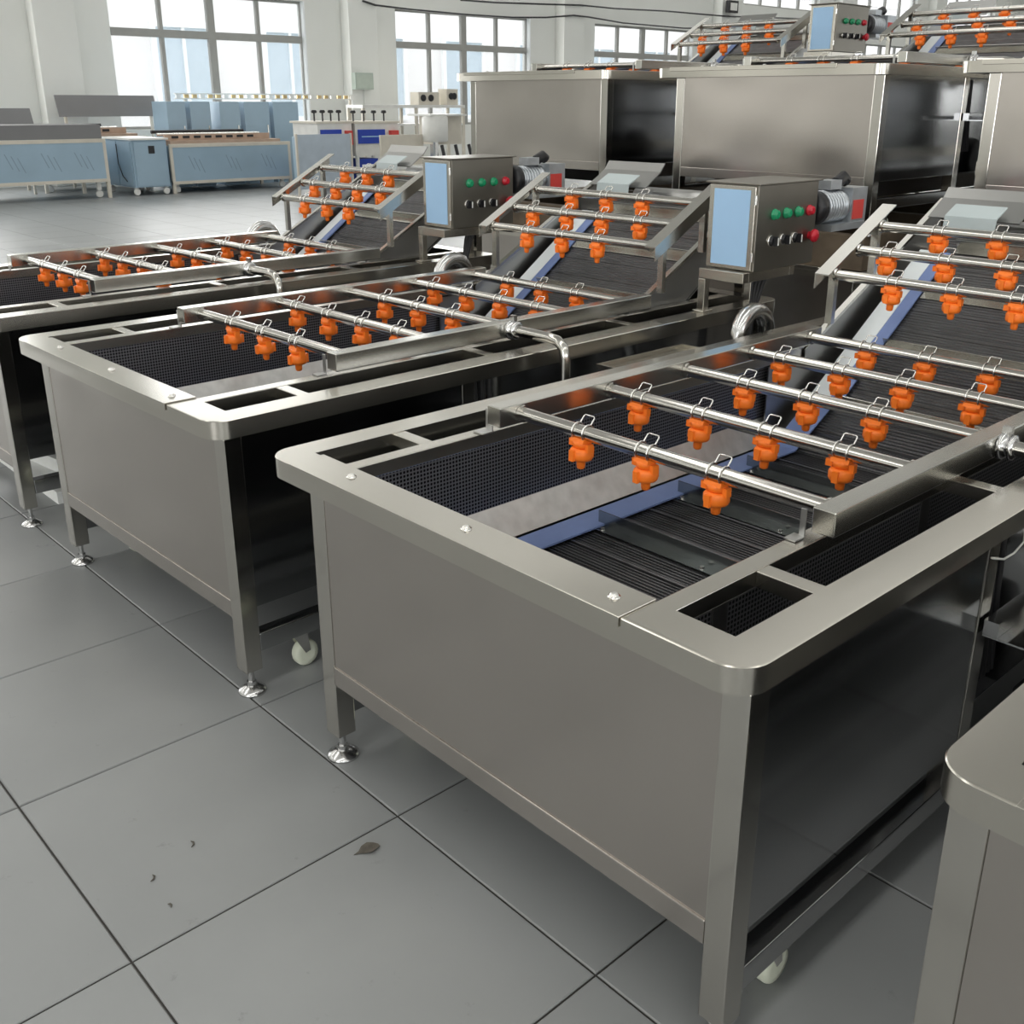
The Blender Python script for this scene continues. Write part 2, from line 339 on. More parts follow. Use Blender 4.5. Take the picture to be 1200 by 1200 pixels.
# windows
for wi, y0 in enumerate(WINS):
    win = bpy.data.objects.new('window_%d' % (wi+1), None); COL.objects.link(win); win.location = (HALL_X0-0.15, y0, WIN_Z0); win['kind'] = 'structure'
    fx = 0.03
    zt = WIN_T-WIN_Z0; zh = WIN_Z1-WIN_Z0
    mb = MB()
    mb.box(-fx, fx, 0, 0.05, 0, zh); mb.box(-fx, fx, WIN_W-0.05, WIN_W, 0, zh); mb.box(-fx, fx, 0.05, WIN_W-0.05, 0, 0.05); mb.box(-fx, fx, 0.05, WIN_W-0.05, zh-0.05, zh)
    put('window_frame', mb.mesh('window_frame', 'frame'), win)
    put('transom', MB().box(-0.05, 0.05, 0.05, WIN_W-0.05, zt-0.07, zt+0.07).mesh('transom', 'frame'), win)
    q = WIN_W/4
    for k in (1, 2, 3):
        wd = 0.075 if k == 2 else 0.035
        put('mullion', MB().box(-0.045, 0.045, k*q-wd, k*q+wd, 0.05, zh-0.05).mesh('mullion', 'frame'), win)
    for k in range(4):
        for za, zb in ((0.05, zt-0.07), (zt+0.07, zh-0.05)):
            put('pane', MB().box(-0.004, 0.004, k*q+0.05, (k+1)*q-0.05, za, zb).mesh('pane', 'glass'), win)
    put('window_reveal', MB().box(0.031, 0.149, WIN_W-0.03, WIN_W-0.001, 0.001, zh-.001).mesh('window_reveal', 'reveal'), win)
# added unseen upper windows, there for the rim reflections
for wi, y0 in enumerate(WINS):
    win = bpy.data.objects.new('window_%d' % (wi+1+len(WINS)), None); COL.objects.link(win); win.location = (HALL_X0-0.15, y0, UP_Z0); win['kind'] = 'structure'
    zh = UP_Z1-UP_Z0; q = WIN_W/4; mb = MB()
    mb.box(-.03, .03, 0, 0.05, 0, zh); mb.box(-.03, .03, WIN_W-0.05, WIN_W, 0, zh); mb.box(-.03, .03, 0.05, WIN_W-0.05, 0, 0.05); mb.box(-.03, .03, 0.05, WIN_W-0.05, zh-0.05, zh)
    put('window_frame', mb.mesh('window_frame', 'frame'), win)
    for k in (1, 2, 3): put('mullion', MB().box(-0.045, 0.045, k*q-.035, k*q+.035, 0.05, zh-0.05).mesh('mullion', 'frame'), win)
    for k in range(4): put('pane', MB().box(-0.004, 0.004, k*q+0.05, (k+1)*q-0.05, .05, zh-.05).mesh('pane', 'glass'), win)
# yard and the pale building across it
struct(put('ground', MB().box(-70, HALL_X0-0.3, -40, 90, -0.5, -0.1).mesh('ground', 'grass')))
fac = thing('building', (-29, 14, -0.1), 'pale white building with tall windows seen through the hall windows', 'building')
put('facade_wall', MB().box(-6, 0, -34, 60, 0, 6.4).mesh('facade_wall', 'ext'), fac)
put('cornice', MB().box(-6.1, 0.25, -34, 60, 6.4, 6.7).mesh('cornice', 'ext'), fac)
wme = MB().box(0, 0.06, 0, 1.7, 1.1, 3.6).mesh('facade_window', 'extwin'); fme = MB()
fme.box(0, .14, -.14, 0, .95, 3.75); fme.box(0, .14, 1.7, 1.84, .95, 3.75); fme.box(0, .14, 0, 1.7, 3.6, 3.75); fme.box(0, .14, 0, 1.7, .95, 1.1); fme.box(0, .12, .8, .9, 1.1, 3.6)
fme = fme.mesh('casing', 'reveal')
for k in range(22):
    wo = put('facade_window', wme, fac, (0, -26+k*3.6, 0)); put('casing', fme, wo)

# ------------------------------------------------------------------ bubble washing machine
# built in the photograph's floor frame for the front machine, then moved to its own base
O = (0.83, 1.2, 0.0)
HT = 0.745
def nozzle_meshes():
    b = MB()
    # orange snap-on nozzle: saddle, hinged ear, faceted body, cap ring and tip (hangs below the pipe axis)
    b.prism_x([(-.013, -.012), (.013, -.012), (.016, -.021), (-.016, -.021)], -.019, .019)
    b.lathe([(.010, -.034), (.0175, -.033), (.019, -.026), (.019, -.020), (.015, -.018)], (0, 0, 0), 12)
    b.lathe([(.0125, -.064), (.022, -.060), (.0245, -.054), (.0245, -.040), (.021, -.035), (.012, -.033)], (0, 0, 0), 12)
    b.lathe([(.0055, -.082), (.0085, -.080), (.0095, -.072), (.0095, -.063), (.011, -.061)], (0, 0, 0), 10)
    b.box(-.031, -.017, -.008, .008, -.034, -.019); b.box(.017, .027, -.007, .007, -.040, -.022)
    b.box(-.006, .006, -.029, -.022, -.060, -.036); b.box(-.006, .006, .022, .029, -.060, -.036)
    n_ = b.mesh('spray_nozzle', 'orange')
    b = MB(); R = .0195
    for s in (-1, 1):
        b.tube([(s*.016, R*math.cos(a), R*math.sin(a)) for a in [math.radians(d) for d in range(-60, 241, 25)]], .0018, 6)
    a = math.radians(62); y, z = R*math.cos(a), R*math.sin(a)
    b.tube([(-.016, y, z), (-.016, y+.012, z+.013), (-.013, y+.014, z+.016), (.013, y+.014, z+.016), (.016, y+.012, z+.013), (.016, y, z)], .0018, 6)
    c_ = b.mesh('clip_wire', 'wire')
    return n_, c_
NOZ, CLIP = nozzle_meshes()

def build_machine(full=True):
    root = bpy.data.objects.new('washing_machine', None); COL.objects.link(root); root.empty_display_size = 0.1
    root.location = O
    def P(name, mb, mat, parent=None, bv=None):
        o = put(name, mb.mesh(name, mat, O), parent or root)
        if bv: bevel(o, bv)
        return o
    # rim: rounded ring
    x0, x1, y0, y1, rr = .18, 1.475, -.02, 2.45, .058
    outer = []
    for cx, cy, a0 in ((x1-rr, y0+rr, -90), (x1-rr, y1-rr, 0), (x0+rr, y1-rr, 90), (x0+rr, y0+rr, 180)):
        for k in range(9):
            a = math.radians(a0+k*90/8); outer.append((cx+rr*math.cos(a), cy+rr*math.sin(a)))
    ix0, ix1, iy0, iy1 = .256, 1.398, .062, 2.37
    inner = []
    for p in ((ix1, iy0), (ix1, iy1), (ix0, iy1), (ix0, iy0)): inner += [p]*9
    ch_ = .0018; outer2 = []
    for cx, cy, a0 in ((x1-rr, y0+rr, -90), (x1-rr, y1-rr, 0), (x0+rr, y1-rr, 90), (x0+rr, y0+rr, 180)):
        for k in range(9):
            a = math.radians(a0+k*90/8); outer2.append((cx+(rr-ch_)*math.cos(a), cy+(rr-ch_)*math.sin(a)))
    k = len(outer); zt, zb = HT, HT-.046
    ic = [(ix1, iy0), (ix1, iy1), (ix0, iy1), (ix0, iy0)]
    b = MB()
    for zz, ring, up in ((zt, outer2, True), (zb, outer, False)):
        vs = [(x, y, zz) for x, y in ring]+[(x, y, zz) for x, y in ic]; fs = []
        for i in range(k):
            j = (i+1) % k; ci, cj = k+i//9, k+j//9
            fs.append((i, j, ci) if ci == cj else (i, j, cj, ci))
        b.add(vs, fs if up else [f[::-1] for f in fs])
    b.add([(x, y, zt) for x, y in outer2]+[(x, y, zt-ch_) for x, y in outer], [(k+i, k+(i+1) % k, (i+1) % k, i) for i in range(k)], True)
    b.add([(x, y, zt-ch_) for x, y in outer]+[(x, y, zb) for x, y in outer], [(k+i, k+(i+1) % k, (i+1) % k, i) for i in range(k)], True)
    b.add([(x, y, zt) for x, y in ic]+[(x, y, zb) for x, y in ic], [(i, (i+1) % 4, 4+(i+1) % 4, 4+i) for i in range(4)])
    P('rim', b, 'rim')
    # cover plate on the front bar, with bolts
    P('cover_plate', MB().box(.285, 1.243, -.0235, .066, HT+.0004, HT+.0034).box(.285, 1.243, -.0245, -.0215, HT-.016, HT+.0034), 'rim', None, .001)
    for bx, by in ((.45, .028), (.824, .026), (1.193, .022)):
        P('bolt', MB().lathe([(.011, 0), (.011, .0015), (.0075, .0016), (.0075, .005), (.005, .0065)], (bx, by, HT+.0034), 10), 'wire')
    # dividers and cross bars
    for xa, xb in ((.362, .400), (1.243, 1.284)):
        P('divider_bar', MB().box(xa, xb, iy0-.004, iy1+.004, HT-.034, HT-.001), 'rim', None, .002)
    for yc in (.294, .967, 1.64):
        P('cross_bar', MB().box(ix0-.003, .3615, yc-.018, yc+.018, HT-.032, HT-.0015), 'rim', None, .002)
        P('cross_bar', MB().box(1.2845, ix1+.003, yc-.018, yc+.018, HT-.032, HT-.0015), 'rim', None, .002)
    # legs with levelling feet
    for lx in (.305, 1.416):
        for ly in (.012, 2.36):
            lg_ = P('leg', MB().box(lx, lx+.05, ly, ly+.05, .068, HT-.0465), 'leg', None, .003)
            P('levelling_foot', MB().lathe([(.037, 0), (.0385, .003), (.0375, .007), (.031, .0115), (.021, .0175), (.016, .0195)], (lx+.025, ly+.026, 0), 20).lathe([(.0125, .0195), (.0125, .031)], (lx+.025, ly+.026, 0), 12).lathe([(.0085, .031), (.0085, .075)], (lx+.025, ly+.026, 0), 12), 'chrome', lg_)
    # end panels, their bottom rails, side panels
    for ya, yb in ((.0135, .0175), (2.4045, 2.4085)):
        pb = MB(); NX, NZ = 36, 18; xa_, xb_, za_, zb_ = .3555, 1.4155, .262, HT-.0465; sgn = -1 if ya < 1 else 1; yf = ya if ya < 1 else yb
        def wv(u, v):
            e_ = min(1, 9*u, 9*(1-u), 7*v, 7*(1-v))
            return e_*.0008*(math.sin(7.3*u+2.1*v+.4)+.7*math.sin(4.1*v*2+3.3*u+1.9)+.6*math.sin(13*u-5*v))
        pv = [(xa_+(xb_-xa_)*i_/NX, yf+sgn*(wv(i_/NX, j_/NZ)-.0022), za_+(zb_-za_)*j_/NZ) for j_ in range(NZ+1) for i_ in range(NX+1)]
        pb.add(pv, [((j_*(NX+1)+i_), (j_*(NX+1)+i_+1), ((j_+1)*(NX+1)+i_+1), ((j_+1)*(NX+1)+i_))[::(1 if ya < 1 else -1)] for j_ in range(NZ) for i_ in range(NX)], True)
        pb.box(xa_, xb_, yf-sgn*.0062-.0005, yf-sgn*.0062+.0005, za_, zb_)
        P('end_panel', pb, 'end')
        P('bottom_rail', MB().box(.3555, 1.4155, .0122 if ya < 1 else ya-.03, .046 if ya < 1 else yb+.001, .214, .2615), 'end', None, .002)
    P('side_panel', MB().box(.307, .311, .0625, 2.3595, .245, HT-.0465), 'side')
    P('side_stiffener', MB().box(.280, .3065, .0625, 2.3595, .295, .35), 'rim')
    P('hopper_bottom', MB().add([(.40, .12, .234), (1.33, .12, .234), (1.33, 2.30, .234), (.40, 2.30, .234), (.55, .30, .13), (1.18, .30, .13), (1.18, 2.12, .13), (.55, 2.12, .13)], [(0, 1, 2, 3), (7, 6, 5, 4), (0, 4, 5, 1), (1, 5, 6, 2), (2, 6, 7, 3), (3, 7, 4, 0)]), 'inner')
    P('side_panel', MB().box(1.459, 1.463, .0625, .785, .245, HT-.0465), 'side')
    P('side_panel', MB().box(1.405, 1.409, .835, 2.3595, .245, HT-.0465), 'side')
    P('panel_post', MB().box(1.412, 1.466, .786, .834, .118, HT-.0465), 'leg', None, .002)
    for xa in (.307, 1.424):
        P('side_rail', MB().box(xa, xa+.04, .0625, 2.3595, .117, .167), 'side', None, .002)
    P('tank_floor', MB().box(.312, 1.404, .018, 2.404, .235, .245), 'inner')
    # casters
    for cx in (.375, 1.418):
        for cy in (.20, 2.2):
            ca = P('caster', MB().box(cx-.022, cx+.022, cy-.03, cy+.03, .108, .1165).prism_x([(cy-.022, .108), (cy+.022, .108), (cy+.03, .048), (cy+.014, .044)], cx-.019, cx-.016).prism_x([(cy-.022, .108), (cy+.022, .108), (cy+.03, .048), (cy+.014, .044)], cx+.016, cx+.019), 'wire')
            P('wheel', MB().lathe([(.022, -.0155), (.034, -.0145), (.0375, -.008), (.0375, .008), (.034, .0145), (.022, .0155)], (cx, cy+.022, .0385), 20, 'x'), 'caster', ca)
    # perforated screens and inner plates
    P('perforated_screen', MB().box(.386, .389, .075, 1.66, .50, HT-.034), 'perf')
    P('perforated_screen', MB().box(1.262, 1.265, .075, 2.36, .26, HT-.034), 'perf')
    P('screen_strap', MB().box(1.2655, 1.2685, .185, .225, .26, HT-.034), 'inner')
    P('screen_strap', MB().box(1.2655, 1.2685, .90, .94, .26, HT-.034), 'inner')
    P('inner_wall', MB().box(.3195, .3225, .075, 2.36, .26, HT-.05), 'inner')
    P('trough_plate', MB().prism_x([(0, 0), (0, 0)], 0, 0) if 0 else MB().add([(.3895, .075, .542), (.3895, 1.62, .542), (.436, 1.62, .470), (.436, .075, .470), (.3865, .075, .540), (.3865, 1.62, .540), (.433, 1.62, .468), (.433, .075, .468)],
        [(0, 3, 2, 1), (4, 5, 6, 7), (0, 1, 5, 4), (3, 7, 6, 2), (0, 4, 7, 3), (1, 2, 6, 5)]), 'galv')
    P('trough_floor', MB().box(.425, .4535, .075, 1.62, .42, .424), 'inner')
    # conveyor path
    SL = .65; YB, ZB = 1.609, .458; YT = 2.52; ZT = ZB+SL*(YT-YB)
    def bz(y): return ZB if y < YB else ZB+SL*(y-YB)
    P('mesh_belt', MB().prism_x([(.09, ZB), (YB, ZB), (YT, ZT), (YT+.05, ZT-.03), (YT+.02, ZT-.09), (YB+.03, ZB-.05), (.09, ZB-.05)], .50, 1.232), 'belt')
    b = MB(); y = .10; k_ = 0
    while y < YT:
        s = 0 if y < YB else SL; z = bz(y)+.0015
        hv = k_ % 8 == 0; w_ = .0042 if hv else .0016
        b.box(.502, 1.230, y-w_, y+w_, z-.003, z+(.005 if hv else .0022))
        k_ += 1; y += .0125 if y < YB else .0105
    rd = P('belt_rods', b, 'rod'); rd['kind'] = 'stuff'
    fl_pts = [.72, 1.04, 1.36]
    for y in fl_pts:
        fo = P('flight_bar', MB().prism_x([(y, ZB+.005), (y+.003, ZB+.005), (y+.003, ZB+.046), (y, ZB+.046)], .515, 1.225).box(.515, 1.225, y-.032, y-.0002, ZB+.0055, ZB+.0085), 'flight')
        for bx in (.545, .86, 1.19): P('bolt', MB().lathe([(.007, 0), (.006, .004)], (bx, y-.017, ZB+.0087), 8), 'wire', fo)
    ux, uy = math.cos(math.atan(SL)), math.sin(math.atan(SL))
    for y in (1.80, 2.03, 2.26, 2.46):
        z = bz(y)
        def q(a, c): return (y+a*ux-c*uy, z+a*uy+c*ux)
        fo = P('flight_bar', MB().prism_x([q(-.032, .006), q(.002, .006), q(.002, .04), q(-.001, .04), q(-.001, .009), q(-.032, .009)], .56, 1.225), 'tube')
    # guides
    P('film_guide', MB().box(.453, .536, .09, YB-.02, ZB+.010, ZB+.015), 'filmdark')
    gb = MB().add([(.453, YB-.02, ZB+.015), (.536, YB-.02, ZB+.015), (.54, 1.80, bz(1.80)+.014), (.45, 1.80, bz(1.80)+.014), (.453, YB-.02, ZB+.010), (.536, YB-.02, ZB+.010), (.54, 1.80, bz(1.80)+.009), (.45, 1.80, bz(1.80)+.009)],
        [(0, 1, 2, 3), (7, 6, 5, 4), (0, 4, 5, 1), (2, 6, 7, 3), (1, 5, 6, 2), (3, 7, 4, 0)])
    P('film_guide', gb, 'filmdark')
    def strip(xa, xb, ya, yb, lift, mat, nm):
        za, zc = bz(ya)+lift, bz(yb)+lift
        return P(nm, MB().prism_x([(ya, za), (yb, zc), (yb, zc+.006), (ya, za+.006)], xa, xb), mat)
    strip(.446, .513, 1.80, 2.42, .012, 'white', 'plastic_guide')
    strip(.5135, .556, 1.80, 2.42, .010, 'filmdark', 'film_guide')
    # elevator side plates
    def plate(xa): return MB().prism_x([(1.60, .40), (2.60, 1.02), (2.63, 1.06), (2.63, 1.152), (1.80, .735), (1.80, HT-.036), (1.60, HT-.036)], xa, xa+.004)
    for xa in (.404, 1.234): P('elevator_side', plate(xa), 'elev')
    for xa in (.396, 1.230):
        P('elevator_edge', MB().prism_x([(1.84, .752), (2.63, 1.152), (2.63, 1.164), (1.84, .764)], xa, xa+.022), 'tube')
    P('elevator_pan', MB().prism_x([(1.62, .385), (2.58, 1.0), (2.58, 1.004), (1.62, .389)], .4085, 1.2335), 'elev')
    # drive drum at the head, head plate with rolled lip
    P('drive_drum', MB().lathe([(.03, 0), (.045, .001), (.045, .60), (.03, .601)], (.62, 2.60, 1.06), 18, 'x'), 'elev')
    P('head_plate', MB().prism_x([(2.50, 1.105), (2.60, 1.165), (2.63, 1.20), (2.626, 1.203), (2.597, 1.169), (2.498, 1.109)], .42, .74), 'elev')
    P('head_guard', MB().prism_x([(2.46, 1.118), (2.53, 1.152), (2.53, 1.156), (2.456, 1.121), (2.45, 1.07), (2.453, 1.07)], .50, .68), 'guard')
    for xa in (.396, 1.222):
        P('elevator_leg', MB().box(xa, xa+.04, 2.50, 2.54, .07, 1.0), 'leg')
        P('levelling_foot', MB().lathe([(.036, 0), (.034, .009), (.0125, .028), (.0085, .0365), (.0085, .069)], (xa+.02, 2.52, 0), 14), 'chrome')
    # spray frame over the tank
    for xa in (.396, 1.277):
        tb = P('spray_frame_tube', MB().box(xa, xa+.046, .45, 1.83, .762, .811), 'tube', None, .0025)
        for yy in (.452, 1.78):
            bx = xa-.012 if xa > 1 else xa+.004
            P('mounting_bracket', MB().box(bx-.012, bx-.001 if xa > 1 else bx+.011, yy, yy+.003, HT, .80).box(bx-.024, bx if xa > 1 else bx+.012, yy-.03, yy+.003, HT, HT+.003), 'galv', tb)
    def spray_pipe(y, z, n4, xs=None):
        sp = P('spray_pipe', MB().tube([(.4425, y, z), (1.2765, y, z)], .0165, 16).tube([(.443, y, z), (.452, y, z)], .021, 14).tube([(1.267, y, z), (1.276, y, z)], .021, 14), 'pipe')
        for nx in (xs or ((.545, .735, .925, 1.115) if n4 else (.642, .83, 1.018))):
            loc = (nx-O[0], y-O[1], z-O[2])
            nzo = put('spray_nozzle', NOZ, sp, loc, (random.uniform(-.10, .10), 0, random.uniform(-.12, .12))); nzo.scale = (1.12, 1.12, 1.06); put('clip_wire', CLIP, sp, loc)
    for i in range(5): spray_pipe(.52+.311*i, .786, i % 2 == 1)
    # feed elbow on the right-hand frame tube
    fe = P('feed_pipe', MB().tube([(1.323, 1.12, .787), (1.49, 1.12, .787), (1.53, 1.12, .783), (1.553, 1.12, .765), (1.56, 1.12, .735), (1.56, 1.12, .50)], .0165, 14), 'pipe')
    P('pipe_clamp', MB().lathe([(.020, 0), (.031, .002), (.031, .012), (.020, .02)], (1.3235, 1.12, .787), 16, 'x').lathe([(.020, 0), (.028, .002), (.028, .009), (.020, .011)], (1.346, 1.12, .787), 16, 'x').box(1.325, 1.345, 1.113, 1.127, .81, .832), 'chrome', fe)
    # looped overflow pipe on the left
    lp = [(.105, 1.855, .30), (.105, 1.855, .70)]+[(.105, 1.94-.085*math.cos(math.radians(d)), .715+.085*math.sin(math.radians(d))) for d in range(10, 180, 17)]+[(.105, 2.025, .66)]
    P('overflow_pipe', MB().tube(lp, .030, 16), 'chrome')
    # elevator spray frame: two channels, three pipes, posts
    def bt_(y): return .972+.506*(y-1.836)
    for xa, sg in ((.394, 1), (1.277, -1)):
        ya, yb = 1.835, 2.215
        cb_ = MB().prism_x([(ya, bt_(ya)), (yb, bt_(yb)), (yb, bt_(yb)+.004), (ya, bt_(ya)+.004)], xa, xa+.05)
        xi = xa if sg > 0 else xa+.047
        cb_.prism_x([(ya, bt_(ya)-.045), (yb, bt_(yb)-.045), (yb, bt_(yb)), (ya, bt_(ya))], xi, xi+.003)
        ch = P('spray_frame_channel', cb_, 'tube')
        for yy in (1.90, 2.14):
            P('frame_post', MB().box(xa+.012, xa+.036, yy, yy+.02, .737+.506*(yy-1.8)+.02, bt_(yy)-.001), 'tube', ch)
    for i, (yy, zz) in enumerate(((1.878, .972), (2.005, 1.037), (2.135, 1.103))): spray_pipe(yy, zz, i == 1)
    # control box on its stand
    P('box_stand', MB().box(1.40, 1.43, 2.0, 2.03, HT, .862).box(1.40, 1.43, 2.30, 2.33, HT, .862).box(1.40, 1.59, 2.0, 2.035, .8625, .898).box(1.40, 1.59, 2.30, 2.335, .8625, .898).box(1.56, 1.59, 2.0355, 2.2995, .8625, .898).box(1.39, 1.44, 1.985, 2.045, HT, HT+.006), 'rim', None, .002)
    bx = P('control_box', MB().box(1.40, 1.60, 2.045, 2.435, .899, 1.187).box(1.385, 1.612, 2.033, 2.447, 1.187, 1.193), 'box', None, .002)
    dr = P('box_door', MB().box(1.402, 1.592, 2.038, 2.0445, .904, 1.183), 'rim', None, .002)
    dr.parent = bx
    P('film_sheet', MB().box(1.422, 1.572, 2.0365, 2.0378, .915, 1.17), 'film', bx)
    for hz in (.95, 1.14): P('hinge', MB().lathe([(.006, 0), (.006, .03)], (1.596, 2.036, hz-.015), 8), 'wire', bx)
    for i in range(4):
        y = 2.149+.0773*i
        P('push_button', MB().lathe([(.019, 0), (.019, .006), (.015, .007), (.015, .018), (.010, .021)], (1.6005, y, 1.087), 14, 'x'), 'green' if i < 3 else 'red', bx)
        if i < 3:
            P('selector_switch', MB().lathe([(.018, 0), (.018, .008), (.014, .010), (.013, .016)], (1.6005, y-.01, .998), 14, 'x').box(1.6165, 1.632, y-.014, y-.006, .982, 1.014), 'black', bx)
            P('switch_ring', MB().lathe([(.0195, 0), (.0195, .004), (.0182, .005)], (1.6004, y-.01, .998), 14, 'x'), 'wire', bx)
            P('switch_pointer', MB().box(1.6325, 1.634, y-.013, y-.007, .985, 1.011), 'offwhite', bx)
    P('emergency_stop', MB().lathe([(.014, 0), (.014, .012), (.021, .014), (.024, .022), (.021, .030), (.008, .034)], (1.6005, 2.398, .998), 16, 'x'), 'red', bx)
    b = MB()
    for i in range(4): b.tube([(1.50+.016*i, 2.24, .899), (1.49+.014*i, 2.22, .83), (1.505+.005*i, 2.19, .72), (1.49+.012*i, 2.16, .45), (1.45, 2.0+.02*i, .30)], .0065, 8)
    P('cable_bundle', b, 'cable')
    # gear motor driving the head drum
    mx_, mz_ = 1.555, 1.085
    mo = P('gear_motor', MB().lathe([(.050, 0), (.052, .002), (.052, .13), (.060, .134), (.060, .15), (.045, .152), (.045, .17)], (mx_, 2.505, mz_), 18, 'y').box(mx_-.055, mx_+.055, 2.675, 2.79, mz_-.06, mz_+.065).tube([(1.20, 2.60, 1.06), (1.30, 2.66, 1.065), (1.44, 2.73, 1.075), (mx_-.05, 2.73, mz_)], .016, 10).box(mx_-.06, mx_+.06, 2.53, 2.78, mz_-.085, mz_-.06), 'silver')
    for i in range(6): P('cooling_fin', MB().lathe([(.0525, 0), (.061, .0005), (.061, .006), (.0525, .0065)], (mx_, 2.52+.019*i, mz_), 18, 'y'), 'silver', mo)
    P('fan_cover', MB().lathe([(.02, 0), (.054, .002), (.062, .012), (.062, .045), (.055, .047)], (mx_, 2.457, mz_), 18, 'y'), 'black', mo)
    P('junction_box', MB().box(mx_-.03, mx_+.03, 2.55, 2.63, mz_+.062, mz_+.095), 'silver', mo)
    P('cable_gland', MB().tube([(mx_+.005, 2.632, mz_+.08), (mx_+.005, 2.68, mz_+.10), (mx_+.005, 2.70, mz_+.085)], .024, 10), 'black', mo)
    P('rating_label', MB().box(mx_+.0555, mx_+.0575, 2.685, 2.765, mz_-.05, mz_+.02), 'redlabel', mo)
    # blower shelf on the right side
    sh = P('blower_shelf', MB().box(1.471, 1.66, .80, 1.75, .500, .504).box(1.471, 1.500, .80, 1.75, .5045, .535).box(1.64, 1.66, .80, 1.75, .5045, .52), 'side')
    P('blower', MB().lathe([(.05, 0), (.115, .01), (.12, .05), (.115, .09), (.05, .10)], (1.48, 1.28, .29), 20, 'x').lathe([(.06, 0), (.06, .14)], (1.49, 1.28, .29), 14, 'x').box(1.42, 1.60, 1.18, 1.40, .12, .20), 'black')
    b = MB()
    for i in range(4): b.tube([(1.43+.008*(i % 2), .865+.017*i, .69), (1.435+.008*(i % 2), .87+.015*i, .55), (1.44, .90+.02*i, .35)], .007, 8)
    cbn = P('cable_bundle', b, 'cable')
    P('side_tray', MB().box(.0, .165, 1.25, 1.68, .690, .694).box(.0, .165, 1.25, 1.262, .6945, .705).box(.0, .165, 1.668, 1.68, .6945, .705).box(.0, .012, 1.263, 1.667, .6945, .705).box(.10, .18, 1.30, 1.36, .672, .689), 'rim')
    return root

proto = build_machine()
G1 = 'spray washing machines on the tiled floor'; G2 = 'spray washing machines stacked on top of other tanks'
spots = [
    (0.0, 0.0, 0.0, (0, 1, 1, 1), 'steel spray washer with a white zip tie round its side cables', G1),
    (-1.542, -.052, 0.0, (.0144, 1.014, .978, 1.026), 'steel spray washer standing next to the one over the foam boards', G1),
    (-3.12, -.10, 0.0, (.018, 1.0, .962, 1.045), 'steel spray washer standing over the white foam boards', G1),
    (1.560, -0.006, 0.0, (0, 1, 1, 1), 'steel spray washer whose outer leg sits flush under its rounded rim corner', G1),
    (-3.37, 3.32, 0.905, (0, 1, 1, 1), 'raised steel washer tank at the window end of the stacked row', G2),
    (-1.735, 3.33, 0.905, (0, 1, 1, 1), 'raised steel washer tank in the middle of the stacked row', G2),
    (-0.115, 3.33, 0.905, (0, 1, 1, 1), 'raised steel washer tank at the end of the stacked row away from the windows', G2)]
machines = []
for i, (dx, dy, dz, rz, lab, grp) in enumerate(spots):
    o = proto if i == 0 else copy_tree(proto)
    o.location = (O[0]+dx, O[1]+dy, O[2]+dz); o.rotation_euler.z = rz[0]; o.scale = rz[1:]; tag(o, lab, 'washing machine', grp); machines.append(o)

for ch in machines[3].children:           # this one has its outer legs flush with the rim corner
    nm = ch.name.split('.')[0]
    if nm == 'leg' and ch.data.vertices[0].co.x < 0: ch.location.x -= .105
    elif nm in ('end_panel', 'bottom_rail'): ch.scale.x = 1.099; ch.location.x = -.058
zt_ = MB().tube([(1.4675, .80, .665), (1.469, .85, .648), (1.468, .90, .645), (1.466, .95, .655), (1.45, .99, .665)], .0022, 6)
put('zip_tie', zt_.mesh('zip_tie', 'offwhite', O), machines[0])
# lower tanks that carry the stacked machines
def build_lower_tank():
    root = bpy.data.objects.new('steel_tank', None); COL.objects.link(root); root.location = O
    keep = ('rim', 'cover_plate', 'leg', 'end_panel', 'bottom_rail', 'side_panel', 'panel_post', 'side_rail', 'tank_floor', 'divider_bar', 'cross_bar')
    for ch in list(proto.children):
        if ch.name.split('.')[0] in keep: copy_tree(ch, root)
    return root
tank0 = build_lower_tank()
for i, (dx, dy, dz, rz, lab, grp) in enumerate(spots[4:]):
    o = tank0 if i == 0 else copy_tree(tank0)
    o.location = (O[0]+dx, O[1]+dy, 0)
    tag(o, ('lower steel tank under the raised tank nearest the windows', 'lower steel tank under the middle raised tank', 'lower steel tank under the raised tank farthest from the windows')[i], 'tank', 'lower tanks of the stacked row')
    fr = thing('timber_frame', (dx+.83, dy+1.2, HT+.0045), 'dark timber frame between the two tanks %s' % ('nearest the windows', 'in the middle of the stacked row', 'farthest from the windows')[i], 'timber frame', 'timber frames between stacked tanks')
    of = (dx+.83, dy+1.2, HT+.0045); z0_, z1_ = HT+.0045, .9045
    for bx_ in ((.20, 1.46, .0, .085), (.20, 1.46, 2.345, 2.43), (.20, .34, .0855, 2.3445), (1.40, 1.46, .0855, 2.3445), (.34, 1.40, 1.15, 1.22)):
        put('beam', MB().box(dx+bx_[0], dx+bx_[1], dy+bx_[2], dy+bx_[3], z0_, z1_).mesh('beam', 'timber', of), fr)

